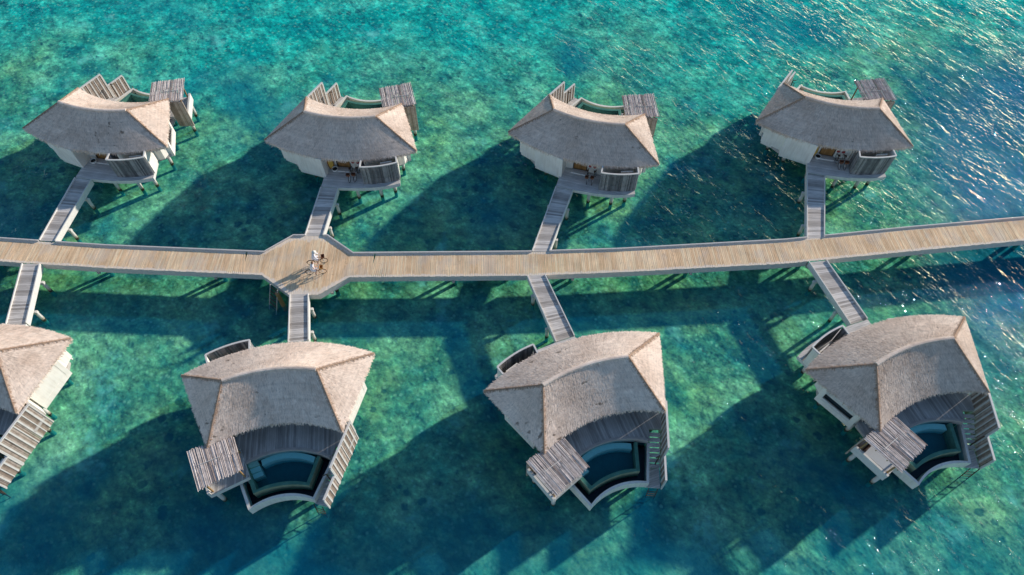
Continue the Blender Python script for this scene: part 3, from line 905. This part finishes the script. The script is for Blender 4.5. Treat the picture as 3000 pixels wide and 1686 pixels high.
# ------------------------------------------------------------------ walkways
WALK = {
 'T1': ((-41.2, 36.2), (-39.88, 36.13), 'timber walkway from the boardwalk to the top left villa'),
 'T2': ((-18.12, 36.78), (-16.62, 36.81), 'timber walkway rising from the octagonal platform to the villa above it'),
 'T3': ((1.78, 35.15), (3.2, 35.15), 'timber walkway up to the upper villa second from the right'),
 'T4': ((25.85, 36.61), (27.32, 36.73), 'timber walkway up to the upper right villa, glitter on its right'),
 'B1': ((-41.78, 33.76), (-40.35, 33.74), 'timber walkway down to the villa cut off at lower left'),
 'B2': ((-18.41, 30.73), (-16.99, 30.79), 'timber walkway down from the octagonal platform to the villa below it'),
 'B3': ((1.34, 32.63), (2.74, 32.74), 'slanting timber walkway down to the lower middle villa'),
 'B4': ((25.47, 34.08), (26.92, 34.25), 'slanting timber walkway down to the lower right villa'),
}
for k, (L0, R0, lab) in WALK.items():
    if k[0] == 'T': L1 = vw(k, 1.50, 9.0); R1 = vw(k, .0, 9.0)
    else: L1 = vw(k, .0, 9.0); R1 = vw(k, 1.50, 9.0)
    L0 = Vector(L0); R0 = Vector(R0); L1 = Vector(L1); R1 = Vector(R1)
    w = thing('walkway', lab, 'walkway', (0, 0, 0), 0, 'walkways joining the villas to the boardwalk')
    base = (L0 + R0) / 2; w.location = (base.x, base.y, 0)
    L0 = L0 - base; R0 = R0 - base; L1 = L1 - base; R1 = R1 - base
    ln = ((L1 + R1) / 2).length; n = int(ln / .17); qs = []
    for i in range(n):
        a = i / n; b = (i + .93) / n
        q = [L0.lerp(L1, a), R0.lerp(R1, a), R0.lerp(R1, b), L0.lerp(L1, b)]
        qs.append([tuple(p) for p in q])
    dk = planks('decking', qs, ZD + .012, .05, M['walk_boards'], w, False)
    for (a, b, sd) in ((L0, L1, 1), (R0, R1, -1)):
        s = sd if k[0] == 'T' else -sd
        dd = (b - a).normalized(); m2 = MB()
        m2.wall([tuple(a + dd * .02), tuple(b - dd * .02)], .08, 1.56, 2.19, side=s); m2.build('kerb', M['trim'], w)
    np_ = max(2, int(ln / 3.6))
    for i in range(np_):
        t = (i + .6) / np_ if np_ > 2 else (.25, .75)[i]
        a = L0.lerp(L1, t); b = R0.lerp(R1, t)
        m2 = MB(); e = (b - a).normalized() * .28; m2.wall([tuple(a - e), tuple(b + e)], .22, 1.22, 1.48); m2.build('bearer', M['pile'], w)
        for p in (a - e * .4, b + e * .4):
            m2 = MB(); m2.tube((p.x, p.y, -1.3), (p.x, p.y, 1.22), .15, n=10); m2.build('pile', M['pile'], w)

# ------------------------------------------------------------------ bicycles
M['rubber'] = simple('tyre_rubber', (.025, .023, .022), .8, .1, 20)
M['steel'] = simple('brushed_steel', (.62, .62, .62), .35, .1, 20, 0, .6)
M['bike_brown'] = simple('brown_bike_paint', (.20, .08, .04), .4, .1, 12, 0, .5)
M['bike_black'] = simple('black_bike_paint', (.02, .022, .028), .4, .1, 12, 0, .5)
M['leather'] = simple('saddle_leather', (.10, .05, .03), .6, .1, 12)
M['wicker_brown'] = simple('brown_wicker', (.20, .075, .04), .8, .3, 40)
M['wicker_tan'] = simple('tan_wicker', (.58, .28, .08), .8, .3, 40)
M['skin'] = simple('skin', (.62, .38, .28), .6, .06, 10)
M['white_cloth'] = simple('white_cloth', (.84, .82, .84), .9, .05, 12)
M['hair'] = simple('brown_hair', (.24, .12, .06), .7, .2, 30)
M['hat'] = simple('white_hat_straw', (.84, .78, .68), .9, .08, 30)
M['eye'] = simple('eye', (.03, .02, .02), .3, .0, 10)
M['lips'] = simple('lips', (.45, .16, .14), .6, .0, 10)

def make_bike(label, paint, basket, group, loc, rz, lean=0.0):
    t = thing('bicycle', label, 'bicycle', loc, rz, group)
    t.rotation_euler = (lean, 0, rz)
    wr = .335; wb = .54
    F = MB()
    bb = (-.05, 0, .30); seat = (-.19, 0, .80); head_t = (.36, 0, .84); head_b = (.40, 0, .66)
    for a, b, r in ((bb, seat, .019), (bb, head_b, .021), ((-.16, 0, .66), head_t, .018), (head_b, head_t, .022), (seat, (-.21, 0, .90), .014)):
        F.tube(a, b, r, n=6)
    for s in (-1, 1):
        F.tube((bb[0], .03 * s, bb[2]), (-wb, .06 * s, wr), .012, n=6)
        F.tube((-.17, .02 * s, .72), (-wb, .06 * s, wr), .010, n=6)
    F.build('frame', paint, t)
    m = MB()
    for s in (-1, 1):
        m.tube((head_b[0], .035 * s, head_b[2]), (wb, .06 * s, wr), .013, n=6)
    m.tube((head_b[0], -.04, head_b[2]), (head_b[0], .04, head_b[2]), .018, n=6)
    m.build('fork', M['steel'] if paint == M['bike_black'] else paint, t)
    m = MB(); m.polytube([(.20, .29, 1.0), (.30, .27, 1.02), (.345, .12, .98), (.345, 0, .96), (.345, -.12, .98), (.30, -.27, 1.02), (.20, -.29, 1.0)], .013, 6)
    m.tube((.36, 0, .83), (.345, 0, .97), .013, n=6); hb = m.build('handlebar', M['steel'], t)
    for s in (-1, 1):
        m = MB(); m.tube((.19, .292 * s, .998), (.29, .275 * s, 1.018), .019, n=7); m.build('grip', M['leather'], hb)
    m = MB(); m.loft([[(-.35, -.09, .90), (-.35, .09, .90), (-.35, .09, .95), (-.35, -.09, .95)], [(-.22, -.085, .90), (-.22, .085, .90), (-.22, .085, .955), (-.22, -.085, .955)], [(-.06, -.02, .91), (-.06, .02, .91), (-.06, .02, .945), (-.06, -.02, .945)]])
    m.build('saddle', M['leather'], t)
    for cx in (-wb, wb):
        ring = lambda r: [(cx + r * math.cos(2 * PI * k / 28), 0, wr + r * math.sin(2 * PI * k / 28)) for k in range(28)]
        m = MB(); vs = []
        for k in range(28):
            a = 2 * PI * k / 28
            for q in range(6):
                b = 2 * PI * q / 6; rr = wr - .022 + .022 * math.cos(b)
                vs.append((cx + rr * math.cos(a), .022 * math.sin(b), wr + rr * math.sin(a)))
        m.add(vs, [(k * 6 + q, k * 6 + (q + 1) % 6, ((k + 1) % 28) * 6 + (q + 1) % 6, ((k + 1) % 28) * 6 + q) for k in range(28) for q in range(6)])
        wh = m.build('wheel', M['rubber'], t)
        m = MB()
        for k in range(18):
            a = 2 * PI * k / 18; s = .03 * (1 if k % 2 else -1)
            m.tube((cx, s, wr), (cx + .29 * math.cos(a), 0, wr + .29 * math.sin(a)), .0025, n=3)
        m.tube((cx, -.05, wr), (cx, .05, wr), .022, n=8); m.build('spokes', M['steel'], wh)
        m = MB(); pts = [(cx + (wr + .03) * math.cos(a), 0, wr + (wr + .03) * math.sin(a)) for a in [R(d) for d in (range(20, 171, 15) if cx < 0 else range(30, 151, 15))]]
        m.polytube(pts, .022, 5); m.build('mudguard', paint, t)
    m = MB()
    m.tube((-.05, -.055, .30), (-.05, .055, .30), .03, n=8)
    m.tube((-.05, -.07, .30), (-.02, -.075, .135), .012, n=6); m.tube((-.05, .07, .30), (-.08, .075, .465), .012, n=6)
    m.build('crank', M['steel'], t)
    for s, x, z in ((-1, -.02, .135), (1, -.08, .465)):
        m = MB(); m.box((x, .115 * s, z), (.09, .08, .025)); m.build('pedal', M['rubber'], t)
    m = MB(); z0, z1 = .80, 1.04
    m.loft([[(.44, -.13, z0), (.66, -.13, z0), (.66, .13, z0), (.44, .13, z0)], [(.42, -.17, z1), (.72, -.17, z1), (.72, .17, z1), (.42, .17, z1)],
            [(.44, -.15, z1), (.70, -.15, z1), (.70, .15, z1), (.44, .15, z1)], [(.46, -.11, z0 + .03), (.64, -.11, z0 + .03), (.64, .11, z0 + .03), (.46, .11, z0 + .03)]])
    m.build('basket', basket, t)
    return t

def make_rider(label, loc, rz, woman):
    t = thing('person', label, 'person', loc, rz)
    V = []; E_ = []; RD = []
    def pt(p, r, par=None):
        V.append(p); RD.append(r if isinstance(r, tuple) else (r, r))
        if par is not None: E_.append((par, len(V) - 1))
        return len(V) - 1
    pel = pt((-.21, 0, 1.00), (.125, .15))
    sp = pt((-.17, 0, 1.16), (.10, .13), pel)
    ch = pt((-.10, 0, 1.36), (.105, .155), sp)
    nb = pt((-.05, 0, 1.50), (.055, .06), ch)
    nk = pt((-.02, 0, 1.57), .05, nb)
    hd = pt((.01, 0, 1.66), (.085, .075), nk)
    tp = pt((.015, 0, 1.755), (.085, .078), hd)
    pt((.105, 0, 1.665), .016, hd)
    for s in (-1, 1):
        pt((.0, .088 * s, 1.68), .018, hd)
        sh = pt((-.075, .17 * s, 1.44), .058, ch)
        el = pt((.04, .27 * s, 1.20), .042, sh)
        wr = pt((.22, .275 * s, 1.045), .028, el)
        pm = pt((.262, .278 * s, 1.035), (.026, .034), wr)
        for k in range(4):
            y = .278 * s + (-.027 + .018 * k)
            f1 = pt((.298, y, 1.03 + .002 * k), .0088, pm); f2 = pt((.312 + .003 * (k in (1, 2)), y, 1.005), .0082, f1); pt((.298, y, .988), .007, f2)
        th = pt((.262, (.278 - .038) * s, 1.015), .0105, pm); pt((.285, (.278 - .045) * s, .995), .0085, th)
        hp = pt((-.19, .085 * s, .96), .098, pel)
        if s < 0: kn, an, toe = (.16, -.13, .66), (-.05, -.12, .22), (.06, -.12, .165)
        else: kn, an, toe = (.20, .13, .86), (-.11, .12, .545), (.0, .12, .495)
        k_ = pt(kn, .062, hp)
        cf = pt(tuple((kn[i] * .62 + an[i] * .38) - (.03 if i == 0 else 0) for i in range(3)), .056, k_)
        a_ = pt(an, .036, cf); pt((an[0] - .045, an[1], an[2] - .055), .032, a_); pt(toe, (.028, .042), a_)
    me = bpy.data.meshes.new('body'); me.from_pydata(V, E_, [])
    o = bpy.data.objects.new('body', me); col.objects.link(o)
    md = o.modifiers.new('skin', 'SKIN')
    for i, r in enumerate(RD): me.skin_vertices[0].data[i].radius = r
    me.skin_vertices[0].data[0].use_root = True
    sb = o.modifiers.new('sub', 'SUBSURF'); sb.levels = 1; sb.render_levels = 1
    dg = bpy.context.evaluated_depsgraph_get()
    m2 = bpy.data.meshes.new_from_object(o.evaluated_get(dg)); m2.name = 'body'
    bpy.data.objects.remove(o)
    m2.materials.clear(); m2.materials.append(M['skin'])
    for p in m2.polygons: p.use_smooth = True
    body = bpy.data.objects.new('body', m2); col.objects.link(body); body.parent = t
    def ring(c, rx, ry, tilt=0.0, n=14):
        return [(c[0] + rx * math.cos(2 * PI * k / n), c[1] + ry * math.sin(2 * PI * k / n), c[2] - tilt * rx * math.cos(2 * PI * k / n)) for k in range(n)]
    m = MB()
    rows = [((-.20, 0, .93), .175, .21, 0), ((-.20, 0, 1.03), .155, .185, .1), ((-.165, 0, 1.18), .125, .155, .2), ((-.10, 0, 1.36), .135, .18, .35), ((-.065, 0, 1.47), .11, .165, .4), ((-.04, 0, 1.525), .06, .075, .4)]
    if woman:
        rows = [((-.08, 0, .70), .30, .25, 0), ((-.13, 0, .86), .26, .235, 0)] + rows
    m.loft([ring(*r) for r in rows], cap=False)
    for s in (-1, 1):
        sh = Vector((-.075, .165 * s, 1.445)); el = Vector((.04, .27 * s, 1.20)); wr = Vector((.20, .275 * s, 1.06))
        pts = [sh, sh.lerp(el, .5)] if woman else [sh, el, wr]
        m.polytube(pts, [.078, .066] if woman else [.078, .062, .046], 8)
    m.build('dress' if woman else 'shirt', M['white_cloth'], t, smooth=True)
    if not woman:
        m = MB()
        for s, kn in ((-1, (.16, -.13, .66)), (1, (.20, .13, .86))):
            hp = Vector((-.19, .085 * s, .96)); m.polytube([hp, hp.lerp(Vector(kn), .55), hp.lerp(Vector(kn), .9)], [.125, .098, .085], 9)
        m.build('shorts', M['white_cloth'], t, smooth=True)
        m = MB(); m.lathe((.012, 0, 1.735), [(.0, .135), (.06, .13), (.095, .09), (.104, .02), (.19, -.005), (.195, -.015), (.10, -.005)], 18)
        m.build('hat', M['hat'], t, smooth=True)
        m = MB(); m.lathe((-.015, 0, 1.655), [(.075, -.05), (.095, .0), (.1, .07)], 14); m.build('hair', M['hair'], t, smooth=True)
    else:
        m = MB(); m.loft([ring((-.045, 0, 1.44), .03, .07), ring((-.05, 0, 1.56), .055, .095), ring((-.03, 0, 1.68), .085, .105), ring((-.0, 0, 1.77), .095, .10), ring((.01, 0, 1.84), .055, .06), ring((.01, 0, 1.855), .01, .01)])
        m.build('hair', M['hair'], t, smooth=True)
    for s in (-1, 1):
        m = MB(); m.lathe((.086, .032 * s, 1.70), [(.001, -.011), (.011, 0), (.001, .011)], 8); m.build('eye', M['eye'], t)
    m = MB(); m.box((.087, 0, 1.615), (.012, .05, .014)); m.build('mouth', M['lips'], t)
    return t

fx, fy, fa = -16.55, 33.82, R(12)
make_bike('brown bicycle with dark brown front basket, ridden by the person in the hat', M['bike_brown'], M['wicker_brown'], 'bicycles being ridden across the platform', (fx, fy, ZD + .006), fa)
make_rider('person in white shirt and white hat riding a bicycle on the octagonal platform', (fx, fy, ZD + .006), fa, False)
nx_, ny_, na = -16.52, 32.78, R(6)
make_bike('brown bicycle with tan front basket, ridden by the person in the white dress', M['bike_brown'], M['wicker_tan'], 'bicycles being ridden across the platform', (nx_, ny_, ZD + .006), na)
make_rider('person with brown hair in a white dress riding the nearer bicycle', (nx_, ny_, ZD + .006), na, True)

PK = [('T2', -.98, 7.55, 92, 'parked dark bicycle nearer the door on the porch above the octagonal platform'),
      ('T2', -1.55, 7.45, 84, 'parked dark bicycle beside the bathroom screen on the porch above the octagonal platform'),
      ('T3', -1.02, 7.35, 97, 'parked dark bicycle nearer the door on the porch of the upper villa second from right'),
      ('T3', -1.62, 7.30, 86, 'parked dark bicycle beside the bathroom screen of the upper villa second from right'),
      ('T4', -1.18, 7.30, 101, 'parked dark bicycle nearer the door on the porch of the upper right villa'),
      ('T4', -1.72, 7.25, 96, 'parked dark bicycle beside the bathroom screen of the upper right villa')]
pb = make_bike(PK[0][4], M['bike_black'], M['wicker_brown'], 'bicycles parked on the villa porches', (0, 0, 0), 0, .06)
for i, (k, x, y, d, lab) in enumerate(PK):
    o = pb if i == 0 else copy_tree(pb)
    X, Y = vw(k, x, y)
    o.location = (X, Y, DK + .006); o.rotation_euler = (.06, 0, VILLA[k][2] + R(d))
    o['label'] = lab

def bowl(k, x, y, label):
    X, Y = vw(k, x, y)
    t = thing('water_bowl', label, 'bowl', (X, Y, DK + .003), 0, 'round bowls beside the villa doors')
    m = MB(); m.lathe((0, 0, 0), [(.0, 0), (.16, 0), (.27, .16), (.31, .34), (.29, .36), (.25, .34), (.22, .28)], 20); m.build('bowl', M['bowl'], t, smooth=True)
    m = MB(); m.lathe((0, 0, .27), [(.23, .03), (.12, .03), (.0, .03)], 20); m.build('water', M['bowl_dark'], t)
bowl('T1', .62, 7.0, 'white round bowl on the porch of the top left villa')
bowl('T2', .66, 6.95, 'white round bowl on the porch above the octagonal platform')
bowl('T4', .66, 6.95, 'white round bowl on the porch of the upper right villa')
def board(k, x, y, label):
    X, Y = vw(k, x, y)
    t = thing('oval_board', label, 'board', (X, Y, DK), VILLA[k][2] + R(38), 'yellow oval boards by the doors')
    def el(a, b, y0): return [(a * math.cos(2 * PI * i / 24), y0 - .16 * ((b * math.sin(2 * PI * i / 24) + .78) / 1.56), .80 + b * math.sin(2 * PI * i / 24)) for i in range(24)]
    m = MB(); m.loft([el(.30, .78, 0), el(.30, .78, .05)]); m.build('rim', M['amber'], t)
    m = MB(); m.loft([el(.22, .66, .052), el(.20, .64, .075)]); m.build('panel', M['yellow'], t)
board('T2', .98, 6.78, 'yellow oval board with brown rim leaning by the door above the octagonal platform')
board('T4', .98, 6.78, 'yellow oval board with brown rim leaning by the door of the upper right villa')
def daybed(k, label):
    X, Y = vw(k, -4.78, -1.25)
    t = thing('daybed', label, 'daybed', (X, Y, 2.345), VILLA[k][2] + R(-69), 'daybeds under the cabana roofs')
    m = MB(); m.box((0, 0, .13), (2.0, 1.0, .26)); m.build('base', M['dark_wood'], t)
    m = MB(); m.box((.05, 0, .335), (1.86, .94, .14)); m.build('mattress', M['mattress'], t)
    for y in (-.24, .24):
        m = MB(); m.loft([[(-.98, y - .2, .41), (-.98, y + .2, .41), (-.90, y + .2, .72), (-.90, y - .2, .72)], [(-.78, y - .2, .41), (-.78, y + .2, .41), (-.80, y + .2, .70), (-.80, y - .2, .70)]])
        m.build('pillow', M['cushion_dark'], t)
daybed('B3', 'grey daybed with dark pillows under the cabana of the lower middle villa')
daybed('B4', 'grey daybed with dark pillows under the cabana of the lower right villa')


# ------------------------------------------------------------------ camera, light, world
H = 51.75
cd = bpy.data.cameras.new('camera'); cam = bpy.data.objects.new('camera', cd); col.objects.link(cam)
cd.sensor_width = 36; cd.lens = 2058.7 / 3000 * 36; cd.clip_end = 8000; cd.clip_start = .5
cam.location = (0, 0, H)
pit = R(57.663); roll = R(.123)
fwd = Vector((0, math.cos(pit), -math.sin(pit))); up = Vector((0, math.sin(pit), math.cos(pit))); rt = Vector((1, 0, 0))
r2 = rt * math.cos(roll) + up * math.sin(roll); u2 = up * math.cos(roll) - rt * math.sin(roll)
cam.matrix_world = Matrix(((r2.x, u2.x, -fwd.x, 0), (r2.y, u2.y, -fwd.y, 0), (r2.z, u2.z, -fwd.z, H), (0, 0, 0, 1)))
scene.camera = cam

EL, AZ = R(18.8), R(33.3)
ld_ = bpy.data.lights.new('sun', 'SUN'); sun = bpy.data.objects.new('sun', ld_); col.objects.link(sun)
ld_.energy = 5.0; ld_.angle = R(1.5); ld_.color = (1.0, .91, .80)
sd_ = Vector((math.cos(EL) * math.cos(AZ), math.cos(EL) * math.sin(AZ), math.sin(EL)))
sun.rotation_euler = sd_.to_track_quat('Z', 'Y').to_euler()
sun.location = sd_ * 200

wd = bpy.data.worlds.new('World'); scene.world = wd; wd.use_nodes = True
nt = wd.node_tree; nt.nodes.clear()
sky = nt.nodes.new('ShaderNodeTexSky'); sky.sky_type = 'NISHITA'; sky.sun_disc = False
sky.dust_density = .05; sky.air_density = 1.0; sky.ozone_density = 2.5; sky.sun_elevation = EL; sky.sun_rotation = PI / 2 - AZ
bg = nt.nodes.new('ShaderNodeBackground'); bg.inputs[1].default_value = .15
wo = nt.nodes.new('ShaderNodeOutputWorld')
nt.links.new(sky.outputs[0], bg.inputs[0]); nt.links.new(bg.outputs[0], wo.inputs[0])

scene.view_settings.view_transform = 'Standard'
scene.view_settings.look = 'None'
scene.view_settings.exposure = 0
scene.cycles.max_bounces = 8
scene.cycles.transparent_max_bounces = 12
scene.cycles.sample_clamp_indirect = 4
scene.cycles.sample_clamp_direct = 0
scene.cycles.caustics_reflective = False
scene.cycles.caustics_refractive = False
